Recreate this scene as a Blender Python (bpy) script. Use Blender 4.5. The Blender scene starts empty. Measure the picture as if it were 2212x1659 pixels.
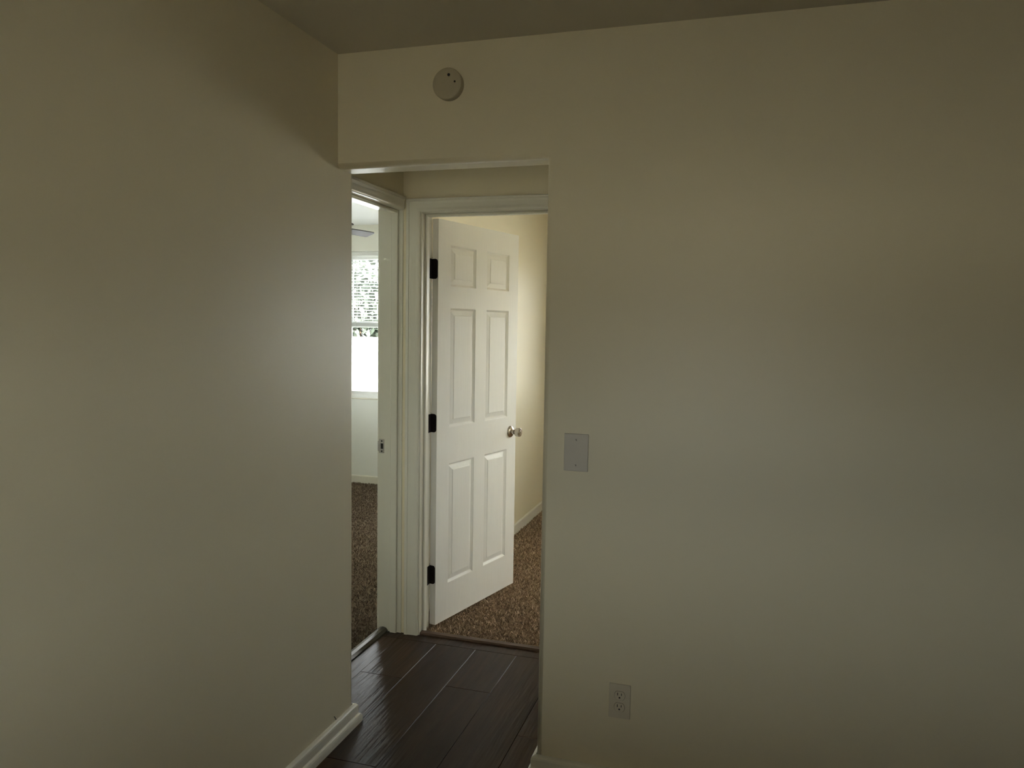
import bpy, bmesh, math, random
import numpy as np
from mathutils import Vector, Matrix

random.seed(7)
rng = np.random.default_rng(11)
scene = bpy.context.scene
COL = scene.collection
PI = math.pi

# ------------------------------------------------------------------ camera
FPX = 1657.5
YAW, PITCH, ROLL = 0.2954, 0.0756, 0.0164
CAM = Vector((1.3813, -2.4192, 1.5183))
cy_, sy_ = math.cos(YAW), math.sin(YAW)
cp_, sp_ = math.cos(PITCH), math.sin(PITCH)
fw = Vector((-sy_ * cp_, cy_ * cp_, -sp_))
r0 = Vector((cy_, sy_, 0))
u0 = r0.cross(fw)
right = math.cos(ROLL) * r0 + math.sin(ROLL) * u0
up = -math.sin(ROLL) * r0 + math.cos(ROLL) * u0
cam_data = bpy.data.cameras.new('camera')
cam_data.sensor_fit = 'HORIZONTAL'
cam_data.sensor_width = 36.0
cam_data.lens = FPX / 2212.0 * 36.0
cam_data.clip_start = 0.05
cam_data.clip_end = 300
cam = bpy.data.objects.new('camera', cam_data)
COL.objects.link(cam)
cam.matrix_world = Matrix(((right.x, up.x, -fw.x, CAM.x), (right.y, up.y, -fw.y, CAM.y),
                           (right.z, up.z, -fw.z, CAM.z), (0, 0, 0, 1)))
scene.camera = cam

# ------------------------------------------------------------------ exposure
vs = scene.view_settings
vs.view_transform = 'Standard'
vs.look = 'None'
vs.gamma = 1.0
vs.use_curve_mapping = False
vs.exposure = 3.1
scene.cycles.max_bounces = 14
scene.cycles.diffuse_bounces = 9
scene.cycles.glossy_bounces = 4
scene.cycles.transparent_max_bounces = 12

# ------------------------------------------------------------------ sky
world = bpy.data.worlds.new('daylight')
scene.world = world
world.use_nodes = True
wn = world.node_tree
wn.nodes.clear()
out = wn.nodes.new('ShaderNodeOutputWorld')
bg = wn.nodes.new('ShaderNodeBackground')
sky = wn.nodes.new('ShaderNodeTexSky')
sky.sky_type = 'NISHITA'
sky.sun_disc = False
sky.sun_elevation = math.radians(41)
sky.sun_rotation = math.radians(97)
sky.air_density = 1.0
sky.dust_density = 3.0
hs = wn.nodes.new('ShaderNodeHueSaturation')
hs.inputs['Saturation'].default_value = 0.10
wn.links.new(sky.outputs[0], hs.inputs['Color'])
wn.links.new(hs.outputs[0], bg.inputs['Color'])
bg.inputs['Strength'].default_value = 0.35
wn.links.new(bg.outputs[0], out.inputs['Surface'])

# ------------------------------------------------------------------ sun
sun_d = bpy.data.lights.new('sun', 'SUN')
sun_d.energy = 9.0
sun_d.angle = math.radians(0.6)
sun_d.color = (1.0, 0.95, 0.86)
sun = bpy.data.objects.new('sun', sun_d)
COL.objects.link(sun)
sdir = Vector((0.70, -0.09, 0.62)).normalized()      # towards the sun
sun.rotation_euler = sdir.to_track_quat('Z', 'Y').to_euler()
sun.location = (9, -1, 8)


def portal(name, center, size_u, size_v, direction):
    """daylight portal filling a window opening (guides sky light, emits nothing)"""
    d = bpy.data.lights.new(name, 'AREA')
    d.shape = 'RECTANGLE'
    d.size, d.size_y = size_u, size_v
    d.cycles.is_portal = True
    o = bpy.data.objects.new(name, d)
    COL.objects.link(o)
    o.location = center
    o.rotation_euler = (-Vector(direction)).to_track_quat('Z', 'Y').to_euler()
    return o


# ------------------------------------------------------------------ dimensions
H = 2.44
HALL_X = -0.197            # hall side of the partition
PART_X = -0.317            # bedroom side of the partition
FAR_Y = 0.953              # hall side of the far wall
FAR_B = 1.075
BACK_Y = -2.90
RIGHT_X = 4.60
BR1_L, BR1_N, BR1_B = -2.95, 0.05, 4.095     # left bedroom: left, near, back
BR2_R, BR2_B = 3.10, 4.30                    # far bedroom: right, back
WIN1 = (-2.30, -0.90, 0.80, 2.19)            # left bedroom window, u0 u1 z0 z1 (on y = BR1_B)
WIN2 = (0.40, 2.30, 0.80, 2.10)              # far bedroom, back wall
WIN3 = (1.30, 1.85, 1.05, 1.90)              # far bedroom, right wall (u = y)
WIN4 = (0.54, 1.76, 0.87, 1.77)              # this room, back wall
ADDED_WIN = (1.90, 3.95, 0.80, 2.20)              # left bedroom, left wall (u = y), added to brighten the room


# ------------------------------------------------------------------ materials
def new_mat(name):
    m = bpy.data.materials.new(name)
    m.use_nodes = True
    nt = m.node_tree
    b = nt.nodes['Principled BSDF']
    return m, nt, b


def simple(name, col, rough=0.5, metal=0.0, spec=0.5, var=0.0, vscale=20.0, bump=0.0, bscale=80.0,
           stretch=(1, 1, 1)):
    m, nt, b = new_mat(name)
    b.inputs['Base Color'].default_value = (*col, 1)
    b.inputs['Roughness'].default_value = rough
    b.inputs['Metallic'].default_value = metal
    b.inputs['Specular IOR Level'].default_value = spec
    tc = nt.nodes.new('ShaderNodeTexCoord')
    mp = nt.nodes.new('ShaderNodeMapping')
    mp.inputs['Scale'].default_value = stretch
    nt.links.new(tc.outputs['Object'], mp.inputs['Vector'])
    if var:
        n = nt.nodes.new('ShaderNodeTexNoise')
        n.inputs['Scale'].default_value = vscale
        n.inputs['Detail'].default_value = 4
        nt.links.new(mp.outputs[0], n.inputs['Vector'])
        cr = nt.nodes.new('ShaderNodeValToRGB')
        cr.color_ramp.elements[0].position = 0.3
        cr.color_ramp.elements[1].position = 0.7
        cr.color_ramp.elements[0].color = (*[c * (1 - var) for c in col], 1)
        cr.color_ramp.elements[1].color = (*[min(1, c * (1 + var)) for c in col], 1)
        nt.links.new(n.outputs['Fac'], cr.inputs['Fac'])
        nt.links.new(cr.outputs[0], b.inputs['Base Color'])
    if bump:
        n2 = nt.nodes.new('ShaderNodeTexNoise')
        n2.inputs['Scale'].default_value = bscale
        n2.inputs['Detail'].default_value = 3
        nt.links.new(mp.outputs[0], n2.inputs['Vector'])
        bp = nt.nodes.new('ShaderNodeBump')
        bp.inputs['Strength'].default_value = bump
        bp.inputs['Distance'].default_value = 0.002
        nt.links.new(n2.outputs['Fac'], bp.inputs['Height'])
        nt.links.new(bp.outputs[0], b.inputs['Normal'])
    return m


def wall_paint(name, col, rough=0.42, spec=0.5, bump=0.25):
    """painted plaster with a soft trowelled unevenness and fine roller stipple"""
    m, nt, b = new_mat(name)
    b.inputs['Base Color'].default_value = (*col, 1)
    b.inputs['Roughness'].default_value = rough
    b.inputs['Specular IOR Level'].default_value = spec
    tc = nt.nodes.new('ShaderNodeTexCoord')
    big = nt.nodes.new('ShaderNodeTexNoise')
    big.inputs['Scale'].default_value = 5.5
    big.inputs['Detail'].default_value = 5
    big.inputs['Roughness'].default_value = 0.55
    fine = nt.nodes.new('ShaderNodeTexNoise')
    fine.inputs['Scale'].default_value = 110
    fine.inputs['Detail'].default_value = 2
    nt.links.new(tc.outputs['Object'], big.inputs['Vector'])
    nt.links.new(tc.outputs['Object'], fine.inputs['Vector'])
    b1 = nt.nodes.new('ShaderNodeBump')
    b1.inputs['Strength'].default_value = bump
    b1.inputs['Distance'].default_value = 0.006
    b2 = nt.nodes.new('ShaderNodeBump')
    b2.inputs['Strength'].default_value = bump * 0.6
    b2.inputs['Distance'].default_value = 0.0012
    nt.links.new(big.outputs['Fac'], b1.inputs['Height'])
    nt.links.new(fine.outputs['Fac'], b2.inputs['Height'])
    nt.links.new(b1.outputs[0], b2.inputs['Normal'])
    nt.links.new(b2.outputs[0], b.inputs['Normal'])
    return m


def wood_plank_mat():
    m, nt, b = new_mat('dark_wood')
    tc = nt.nodes.new('ShaderNodeTexCoord')
    oi = nt.nodes.new('ShaderNodeObjectInfo')
    add = nt.nodes.new('ShaderNodeVectorMath')
    add.operation = 'MULTIPLY_ADD'
    cx = nt.nodes.new('ShaderNodeCombineXYZ')
    nt.links.new(oi.outputs['Random'], cx.inputs['X'])
    nt.links.new(oi.outputs['Random'], cx.inputs['Y'])
    nt.links.new(cx.outputs[0], add.inputs[0])
    add.inputs[1].default_value = (13, 29, 0)
    nt.links.new(tc.outputs['Object'], add.inputs[2])
    mp = nt.nodes.new('ShaderNodeMapping')
    mp.inputs['Scale'].default_value = (34, 2.2, 20)
    nt.links.new(add.outputs[0], mp.inputs['Vector'])
    n = nt.nodes.new('ShaderNodeTexNoise')
    n.inputs['Scale'].default_value = 1.0
    n.inputs['Detail'].default_value = 7
    n.inputs['Roughness'].default_value = 0.65
    n.inputs['Distortion'].default_value = 0.6
    nt.links.new(mp.outputs[0], n.inputs['Vector'])
    cr = nt.nodes.new('ShaderNodeValToRGB')
    cr.color_ramp.elements[0].position = 0.25
    cr.color_ramp.elements[1].position = 0.8
    cr.color_ramp.elements[0].color = (0.022, 0.0115, 0.0060, 1)
    cr.color_ramp.elements[1].color = (0.062, 0.033, 0.0175, 1)
    nt.links.new(n.outputs['Fac'], cr.inputs['Fac'])
    hv = nt.nodes.new('ShaderNodeHueSaturation')
    mr = nt.nodes.new('ShaderNodeMapRange')
    mr.inputs['To Min'].default_value = 0.75
    mr.inputs['To Max'].default_value = 1.3
    nt.links.new(oi.outputs['Random'], mr.inputs['Value'])
    nt.links.new(mr.outputs[0], hv.inputs['Value'])
    nt.links.new(cr.outputs[0], hv.inputs['Color'])
    nt.links.new(hv.outputs[0], b.inputs['Base Color'])
    b.inputs['Roughness'].default_value = 0.31
    b.inputs['Specular IOR Level'].default_value = 0.13
    # hand-scraped ripples along the board
    mp2 = nt.nodes.new('ShaderNodeMapping')
    mp2.inputs['Scale'].default_value = (36, 2.6, 1)
    nt.links.new(add.outputs[0], mp2.inputs['Vector'])
    n2 = nt.nodes.new('ShaderNodeTexNoise')
    n2.inputs['Scale'].default_value = 1.0
    n2.inputs['Detail'].default_value = 3
    nt.links.new(mp2.outputs[0], n2.inputs['Vector'])
    bp = nt.nodes.new('ShaderNodeBump')
    bp.inputs['Strength'].default_value = 0.45
    bp.inputs['Distance'].default_value = 0.008
    nt.links.new(n2.outputs['Fac'], bp.inputs['Height'])
    nt.links.new(bp.outputs[0], b.inputs['Normal'])
    return m


def carpet_mat(name, k):
    m, nt, b = new_mat(name)
    geo = nt.nodes.new('ShaderNodeNewGeometry')
    cr = nt.nodes.new('ShaderNodeValToRGB')
    cr.color_ramp.elements[0].position = 0.0
    cr.color_ramp.elements[0].color = (0.16, 0.112, 0.075, 1)
    cr.color_ramp.elements[1].position = 1.0
    cr.color_ramp.elements[1].color = (0.68, 0.53, 0.38, 1)
    e = cr.color_ramp.elements.new(0.55)
    e.color = (0.36, 0.26, 0.175, 1)
    for el in cr.color_ramp.elements:
        c = el.color
        el.color = (c[0] * k, c[1] * k * (1.04 if k < 1 else 1), c[2] * k * (1.1 if k < 1 else 1), 1)
    nt.links.new(geo.outputs['Random Per Island'], cr.inputs['Fac'])
    nt.links.new(cr.outputs[0], b.inputs['Base Color'])
    b.inputs['Roughness'].default_value = 0.95
    b.inputs['Specular IOR Level'].default_value = 0.1
    return m


def glass_mat():
    m, nt, b = new_mat('window_glass')
    nt.nodes.remove(b)
    o = [n for n in nt.nodes if n.type == 'OUTPUT_MATERIAL'][0]
    tr = nt.nodes.new('ShaderNodeBsdfTransparent')
    tr.inputs['Color'].default_value = (0.95, 0.97, 0.96, 1)
    gl = nt.nodes.new('ShaderNodeBsdfGlossy')
    gl.inputs['Roughness'].default_value = 0.02
    fr = nt.nodes.new('ShaderNodeFresnel')
    fr.inputs['IOR'].default_value = 1.45
    mx = nt.nodes.new('ShaderNodeMixShader')
    nt.links.new(fr.outputs[0], mx.inputs[0])
    nt.links.new(tr.outputs[0], mx.inputs[1])
    nt.links.new(gl.outputs[0], mx.inputs[2])
    nt.links.new(mx.outputs[0], o.inputs['Surface'])
    return m


def slat_mat():
    m, nt, b = new_mat('white_blind_slat')
    o = [n for n in nt.nodes if n.type == 'OUTPUT_MATERIAL'][0]
    b.inputs['Base Color'].default_value = (0.84, 0.85, 0.84, 1)
    b.inputs['Roughness'].default_value = 0.4
    tl = nt.nodes.new('ShaderNodeBsdfTranslucent')
    tl.inputs['Color'].default_value = (0.82, 0.84, 0.83, 1)
    mx = nt.nodes.new('ShaderNodeMixShader')
    mx.inputs[0].default_value = 0.35
    nt.links.new(b.outputs[0], mx.inputs[1])
    nt.links.new(tl.outputs[0], mx.inputs[2])
    nt.links.new(mx.outputs[0], o.inputs['Surface'])
    return m


def leaf_mat(name, c0, c1):
    m, nt, b = new_mat(name)
    geo = nt.nodes.new('ShaderNodeNewGeometry')
    cr = nt.nodes.new('ShaderNodeValToRGB')
    cr.color_ramp.elements[0].color = (*c0, 1)
    cr.color_ramp.elements[1].color = (*c1, 1)
    nt.links.new(geo.outputs['Random Per Island'], cr.inputs['Fac'])
    nt.links.new(cr.outputs[0], b.inputs['Base Color'])
    b.inputs['Roughness'].default_value = 0.5
    return m


WALL = (0.72, 0.655, 0.475)
M = dict(
    wall=wall_paint('cream_wall_paint', WALL),
    pale=wall_paint('pale_wall_paint', (0.77, 0.785, 0.735)),
    taupe=wall_paint('bounce_cutting_paint', (0.20, 0.17, 0.13)),  # dark tone invented for the unseen walls, to cut bounced light
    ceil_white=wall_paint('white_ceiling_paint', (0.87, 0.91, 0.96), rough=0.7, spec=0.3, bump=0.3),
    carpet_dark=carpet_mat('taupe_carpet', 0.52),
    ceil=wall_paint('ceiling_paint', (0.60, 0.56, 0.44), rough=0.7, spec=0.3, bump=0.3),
    trim=simple('white_trim_gloss', (0.69, 0.668, 0.575), 0.32, bump=0.05, bscale=40),
    door=simple('white_door_paint', (0.83, 0.82, 0.77), 0.38, var=0.015, vscale=6, bump=0.10, bscale=9,
                stretch=(14, 14, 1)),
    wood=wood_plank_mat(),
    carpet=carpet_mat('brown_carpet', 1.0),
    subfloor=simple('dark_underlay', (0.02, 0.015, 0.012), 0.8, var=0.2),
    strip_dark=simple('dark_metal_strip', (0.10, 0.085, 0.065), 0.35, metal=0.3, var=0.15, vscale=40),
    strip_brown=simple('brown_wood_strip', (0.085, 0.045, 0.024), 0.42, var=0.3, vscale=6, stretch=(2, 30, 30)),
    bronze=simple('oil_rubbed_bronze', (0.035, 0.026, 0.022), 0.38, metal=0.7, var=0.4, vscale=120, bump=0.1),
    nickel=simple('satin_nickel', (0.50, 0.45, 0.39), 0.24, metal=1.0, bump=0.04, bscale=400),
    strike=simple('dull_steel', (0.40, 0.37, 0.34), 0.40, metal=0.9, var=0.1, vscale=90),
    hole=simple('dark_recess', (0.012, 0.010, 0.008), 0.8, var=0.2),
    plate=simple('grey_white_plastic', (0.54, 0.50, 0.42), 0.4, var=0.02, vscale=30),
    outlet=simple('ivory_white_plastic', (0.60, 0.545, 0.42), 0.4, var=0.02, vscale=30),
    smoke=simple('aged_beige_plastic', (0.47, 0.42, 0.29), 0.5, var=0.03, vscale=30, bump=0.05, bscale=300),
    vinyl=simple('white_vinyl', (0.80, 0.81, 0.80), 0.35, var=0.01),
    slat=slat_mat(),
    cord=simple('white_cord', (0.8, 0.8, 0.78), 0.7, var=0.03),
    glass=glass_mat(),
    fan=simple('dark_walnut_blade', (0.075, 0.064, 0.066), 0.6, spec=0.2, var=0.3, vscale=6, stretch=(2, 30, 30)),
    fanmetal=simple('dark_bronze_fan', (0.05, 0.04, 0.035), 0.4, metal=0.6, var=0.2),
    globe=simple('frosted_glass_bowl', (0.85, 0.84, 0.80), 0.35, var=0.02),
    scuff=simple('black_scuff', (0.05, 0.045, 0.035), 0.7, var=0.2),
    ground=simple('pale_concrete', (0.74, 0.78, 0.83), 0.9, var=0.08, vscale=2, bump=0.2),
    lawn=simple('dry_gravel', (0.23, 0.212, 0.175), 0.95, var=0.3, vscale=3, bump=0.3),
    stucco=simple('white_stucco', (0.80, 0.79, 0.76), 0.9, var=0.05, vscale=8, bump=0.4, bscale=60),
    leaf=leaf_mat('green_leaves', (0.032, 0.044, 0.033), (0.075, 0.092, 0.070)),
    flower=leaf_mat('pink_red_flowers', (0.085, 0.035, 0.035), (0.13, 0.07, 0.065)),
    stem=simple('brown_stem', (0.10, 0.07, 0.045), 0.9, var=0.3, vscale=40),
)


# ------------------------------------------------------------------ helpers
def link_mesh(name, verts, faces, mat, parent=None, smooth=False):
    me = bpy.data.meshes.new(name)
    me.from_pydata([tuple(v) for v in verts], [], faces)
    me.update()
    bm = bmesh.new()
    bm.from_mesh(me)
    bmesh.ops.remove_doubles(bm, verts=bm.verts, dist=1e-6)
    bmesh.ops.recalc_face_normals(bm, faces=bm.faces)
    bm.to_mesh(me)
    bm.free()
    me.materials.append(mat)
    if smooth:
        me.polygons.foreach_set('use_smooth', [True] * len(me.polygons))
    o = bpy.data.objects.new(name, me)
    COL.objects.link(o)
    if parent:
        o.parent = parent
    return o


def link_bm(name, bm, mat, parent=None, smooth=False, recalc=True):
    if recalc:
        bmesh.ops.recalc_face_normals(bm, faces=bm.faces)
    me = bpy.data.meshes.new(name)
    bm.to_mesh(me)
    bm.free()
    me.materials.append(mat)
    if smooth:
        me.polygons.foreach_set('use_smooth', [True] * len(me.polygons))
    o = bpy.data.objects.new(name, me)
    COL.objects.link(o)
    if parent:
        o.parent = parent
    return o


def empty(name, loc=(0, 0, 0), rotz=0.0, parent=None):
    o = bpy.data.objects.new(name, None)
    o.empty_display_size = 0.05
    COL.objects.link(o)
    o.location = loc
    o.rotation_euler = (0, 0, rotz)
    if parent:
        o.parent = parent
    return o


def tag(o, label=None, cat=None, group=None, kind=None):
    if label:
        o['label'] = label
    if cat:
        o['category'] = cat
    if group:
        o['group'] = group
    if kind:
        o['kind'] = kind
    return o


def box_bm(bm, x0, x1, y0, y1, z0, z1, bevel=0.0, seg=2):
    b2 = bmesh.new()
    bmesh.ops.create_cube(b2, size=1)
    for v in b2.verts:
        v.co = Vector(((x0 + x1) / 2 + v.co.x * (x1 - x0), (y0 + y1) / 2 + v.co.y * (y1 - y0),
                       (z0 + z1) / 2 + v.co.z * (z1 - z0)))
    if bevel:
        bmesh.ops.bevel(b2, geom=list(b2.edges), offset=bevel, segments=seg, affect='EDGES', profile=0.5)
    tmp = bpy.data.meshes.new('tmp')
    b2.to_mesh(tmp)
    b2.free()
    bm.from_mesh(tmp)
    bpy.data.meshes.remove(tmp)
    return bm


def box(name, x0, x1, y0, y1, z0, z1, mat, parent=None, bevel=0.0, seg=2):
    return link_bm(name, box_bm(bmesh.new(), x0, x1, y0, y1, z0, z1, bevel, seg), mat, parent)


def grid_wall_bm(axis, p0, p1, u0, u1, z0, z1, holes):
    """wall slab; axis 'x' -> thickness along x, u along y; axis 'y' -> thickness along y, u along x."""
    us = sorted(set([u0, u1] + [h[0] for h in holes] + [h[1] for h in holes]))
    zs = sorted(set([z0, z1] + [h[2] for h in holes] + [h[3] for h in holes]))

    def solid(i, j):
        if i < 0 or j < 0 or i >= len(us) - 1 or j >= len(zs) - 1:
            return False
        cu, cz = (us[i] + us[i + 1]) / 2, (zs[j] + zs[j + 1]) / 2
        return not any(h[0] < cu < h[1] and h[2] < cz < h[3] for h in holes)

    def P(p, u, z):
        return (p, u, z) if axis == 'x' else (u, p, z)
    verts, faces = [], []

    def quad(a, b, c, d):
        k = len(verts)
        verts.extend([a, b, c, d])
        faces.append((k, k + 1, k + 2, k + 3))
    for i in range(len(us) - 1):
        for j in range(len(zs) - 1):
            if not solid(i, j):
                continue
            a, b, c, d = us[i], us[i + 1], zs[j], zs[j + 1]
            quad(P(p0, a, c), P(p0, b, c), P(p0, b, d), P(p0, a, d))
            quad(P(p1, a, c), P(p1, b, c), P(p1, b, d), P(p1, a, d))
            if not solid(i - 1, j):
                quad(P(p0, a, c), P(p1, a, c), P(p1, a, d), P(p0, a, d))
            if not solid(i + 1, j):
                quad(P(p0, b, c), P(p1, b, c), P(p1, b, d), P(p0, b, d))
            if not solid(i, j - 1):
                quad(P(p0, a, c), P(p1, a, c), P(p1, b, c), P(p0, b, c))
            if not solid(i, j + 1):
                quad(P(p0, a, d), P(p1, a, d), P(p1, b, d), P(p0, b, d))
    me = bpy.data.meshes.new('tmp')
    me.from_pydata(verts, [], faces)
    bm = bmesh.new()
    bm.from_mesh(me)
    bpy.data.meshes.remove(me)
    bmesh.ops.remove_doubles(bm, verts=bm.verts, dist=1e-6)
    bmesh.ops.recalc_face_normals(bm, faces=bm.faces)
    bmesh.ops.dissolve_limit(bm, angle_limit=0.01, verts=bm.verts, edges=bm.edges)
    return bm


def wall(name, axis, p0, p1, u0, u1, z0, z1, holes, label, mat=None, rounds=None, radius=0.02):
    bm = grid_wall_bm(axis, p0, p1, u0, u1, z0, z1, holes)
    if rounds:
        es = [e for e in bm.edges if rounds(e.verts[0].co, e.verts[1].co)]
        bmesh.ops.bevel(bm, geom=es, offset=radius, segments=7, affect='EDGES', profile=0.5)
    o = link_bm(name, bm, mat or M['wall'])
    if rounds:
        for p in o.data.polygons:
            p.use_smooth = len(p.vertices) == 4 and min(
                (o.data.vertices[p.vertices[i]].co - o.data.vertices[p.vertices[(i + 1) % 4]].co).length
                for i in range(4)) < 0.012
    return tag(o, label, kind='structure')


def sweep_plan(name, path, profile, mat, side=1, z_base=0.0, parent=None):
    """sweep a (distance, z) profile along a plan path with mitred corners."""
    n = len(path)
    pts = [Vector((p[0], p[1])) for p in path]
    offs = []
    for i in range(n):
        ds = []
        if i > 0:
            ds.append((pts[i] - pts[i - 1]).normalized())
        if i < n - 1:
            ds.append((pts[i + 1] - pts[i]).normalized())
        ns = [Vector((d.y, -d.x)) * side for d in ds]
        if len(ns) == 2:
            m = (ns[0] + ns[1])
            m = m / m.dot(ns[0])
        else:
            m = ns[0]
        offs.append(m)
    verts, faces = [], []
    k = len(profile)
    for i in range(n):
        for (d, z) in profile:
            p = pts[i] + offs[i] * d
            verts.append((p.x, p.y, z_base + z))
    for i in range(n - 1):
        for j in range(k):
            a, b = i * k + j, i * k + (j + 1) % k
            faces.append((a, b, b + k, a + k))
    faces.append(tuple(range(k)))
    faces.append(tuple((n - 1) * k + j for j in range(k)))
    return link_mesh(name, verts, faces, mat, parent)


def lathe_bm(bm, prof, seg=32, axis='z', center=(0, 0, 0)):
    """prof: list of (radius, height along axis)."""
    rings = []
    for (r, h) in prof:
        ring = []
        for i in range(seg):
            a = 2 * PI * i / seg
            c, s = r * math.cos(a), r * math.sin(a)
            if axis == 'z':
                co = (c, s, h)
            elif axis == 'y':
                co = (c, h, s)
            else:
                co = (h, c, s)
            ring.append(bm.verts.new((co[0] + center[0], co[1] + center[1], co[2] + center[2])))
        rings.append(ring)
    for a, b in zip(rings[:-1], rings[1:]):
        for i in range(seg):
            bm.faces.new((a[i], a[(i + 1) % seg], b[(i + 1) % seg], b[i]))
    if prof[0][0] > 1e-5:
        bm.faces.new(rings[0])
    if prof[-1][0] > 1e-5:
        bm.faces.new(rings[-1])
    return bm


def smooth_by_angle(o, deg=35):
    o.data.polygons.foreach_set('use_smooth', [True] * len(o.data.polygons))
    try:
        o.data.set_sharp_from_angle(angle=math.radians(deg))
    except Exception:
        pass
    return o


# ================================================================== SETTING
# ---- walls of this room
def left_round(a, b):
    return abs(a.x) < 1e-4 and abs(b.x) < 1e-4 and abs(a.y - 0.11) < 1e-4 and abs(b.y - 0.11) < 1e-4


wall('wall_left', 'x', -0.20, 0.0, BACK_Y - 0.32, 0.11, 0, H, [],
     'plain cream painted wall running up to the hallway opening', rounds=left_round, radius=0.018)

OPN_X, OPN_Z = 0.752, 2.053


def front_round(a, b):
    if abs(a.y - b.y) > 1e-4:
        return False
    if abs(a.x - OPN_X) < 1e-4 and abs(b.x - OPN_X) < 1e-4 and max(a.z, b.z) < OPN_Z + 1e-3:
        return True
    return abs(a.z - OPN_Z) < 1e-4 and abs(b.z - OPN_Z) < 1e-4


wall('wall_front', 'y', 0.0, 0.11, 0.0, RIGHT_X + 0.1, 0, H, [(-0.01 + 0.01, OPN_X, 0, OPN_Z)],
     'cream painted wall with rounded opening into the hallway', rounds=front_round, radius=0.018)
wall('wall_right', 'x', RIGHT_X, RIGHT_X + 0.1, BACK_Y - 0.32, 0.0, -0.012, H, [], 'unseen side wall of this room, darkened to cut bounced light', mat=M['taupe'])
wall('wall_back', 'y', BACK_Y - 0.32, BACK_Y, 0.0, RIGHT_X, -0.012, H, [(WIN4[0], WIN4[1], WIN4[2], WIN4[3])],  # made thick so the reveal narrows the window light
     'unseen window wall behind the viewer, thick and darkened to limit the light', mat=M['taupe'])

# ---- hallway and bedrooms
wall('wall_partition', 'x', PART_X, HALL_X, BR1_N, BR2_B, 0, H, [(0.162, 0.966, 0, 2.072)],
     'cream partition with open doorway to the bright bedroom')
wall('wall_far', 'y', FAR_Y, FAR_B, HALL_X, BR2_R, 0, H, [(-0.118, 0.692, 0, 2.058)],
     'cream hallway wall around the six-panel door')
wall('wall_hall_end', 'x', 2.40, 2.50, 0.11, FAR_Y, 0, H, [], 'plain cream wall closing the hallway')
wall('wall_bedroom_near', 'y', -0.06, BR1_N, BR1_L - 0.1, -0.20, -0.05, H, [], 'plain cream near wall of the bright bedroom', mat=M['pale'])
wall('wall_bedroom_left', 'x', BR1_L - 0.1, BR1_L, BR1_N, BR1_B + 0.12, -0.05, H, [ADDED_WIN], 'plain cream left wall of the bright bedroom', mat=M['pale'])
wall('wall_bedroom_back', 'y', BR1_B, BR1_B + 0.12, BR1_L, PART_X, -0.05, H, [WIN1],
     'pale bedroom wall below and above the bright window', mat=M['pale'])
wall('wall_far_bedroom_back', 'y', BR2_B, BR2_B + 0.12, PART_X, BR2_R + 0.12, -0.05, H, [WIN2],
     'cream back wall of the bedroom behind the open door')
wall('wall_far_bedroom_right', 'x', BR2_R, BR2_R + 0.12, FAR_Y, BR2_B, -0.05, H, [WIN3],
     'cream right wall of the bedroom behind the open door')

# ---- ceiling slab over the whole flat, with eaves; long rear overhang added to shade the back window
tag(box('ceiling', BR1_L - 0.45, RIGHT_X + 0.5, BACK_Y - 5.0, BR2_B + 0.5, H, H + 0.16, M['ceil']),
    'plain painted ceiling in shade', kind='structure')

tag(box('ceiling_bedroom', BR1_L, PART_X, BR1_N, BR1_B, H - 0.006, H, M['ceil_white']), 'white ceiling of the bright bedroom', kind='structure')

# ---- wooden floor: slab with single planks
floor = tag(box('floor', PART_X + 0.052, RIGHT_X + 0.1, BACK_Y - 0.32, FAR_Y + 0.006, -0.05, -0.012, M['subfloor']),
            'dark glossy hand-scraped plank floor', kind='structure')


def plank(x0, x1, y0, y1, parent=floor):
    g, c, zt, zb = 0.0006, 0.0013, 0.0, -0.012
    x0 += g; x1 -= g; y0 += g; y1 -= g
    w, l = x1 - x0, y1 - y0
    v = [(0, 0, zb), (w, 0, zb), (w, l, zb), (0, l, zb),
         (0, 0, zt - c), (w, 0, zt - c), (w, l, zt - c), (0, l, zt - c),
         (c, c, zt), (w - c, c, zt), (w - c, l - c, zt), (c, l - c, zt)]
    f = [(0, 3, 2, 1), (8, 9, 10, 11)]
    for i in range(4):
        j = (i + 1) % 4
        f += [(i, j, 4 + j, 4 + i), (4 + i, 4 + j, 8 + j, 8 + i)]
    o = link_mesh('plank', v, f, M['wood'], parent)
    o.location = (x0, y0, 0)
    return o


STRIP_Y = 0.884
joints = {0: 0.505, 1: -0.13, 2: 0.50, 3: -0.45, 4: 0.22, 5: -0.65, 6: 0.4}
plank(-0.265, -0.18, 0.115, STRIP_Y)
for k in range(0, 24):
    xa, xb = -0.18 + 0.2 * k, -0.18 + 0.2 * (k + 1)
    xb = min(xb, RIGHT_X)
    j0 = joints.get(k, -0.95 + ((k * 0.43) % 1.2))
    cuts = sorted([j0 - 1.22 * i for i in range(5) if j0 - 1.22 * i > BACK_Y + 0.05])
    ys = [BACK_Y] + cuts + [STRIP_Y]
    for ya, yb in zip(ys[:-1], ys[1:]):
        if k == 0:                       # column cut by the end of the left wall
            if yb <= 0.115:
                plank(0.0, xb, ya, yb)
            elif ya < 0.115:
                plank(0.0, xb, ya, 0.115)
                plank(xa, xb, 0.115, yb)
            else:
                plank(xa, xb, ya, yb)
        elif xa >= 2.4:
            if ya < 0:
                plank(xa, xb, ya, min(yb, 0.0))
        else:
            plank(xa, xb, ya, yb)
for xa, xb in ((-0.265, 0.92), (0.92, 2.40)):      # board laid across, along the far wall
    plank(xa, xb, STRIP_Y, FAR_Y + 0.004)


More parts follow.
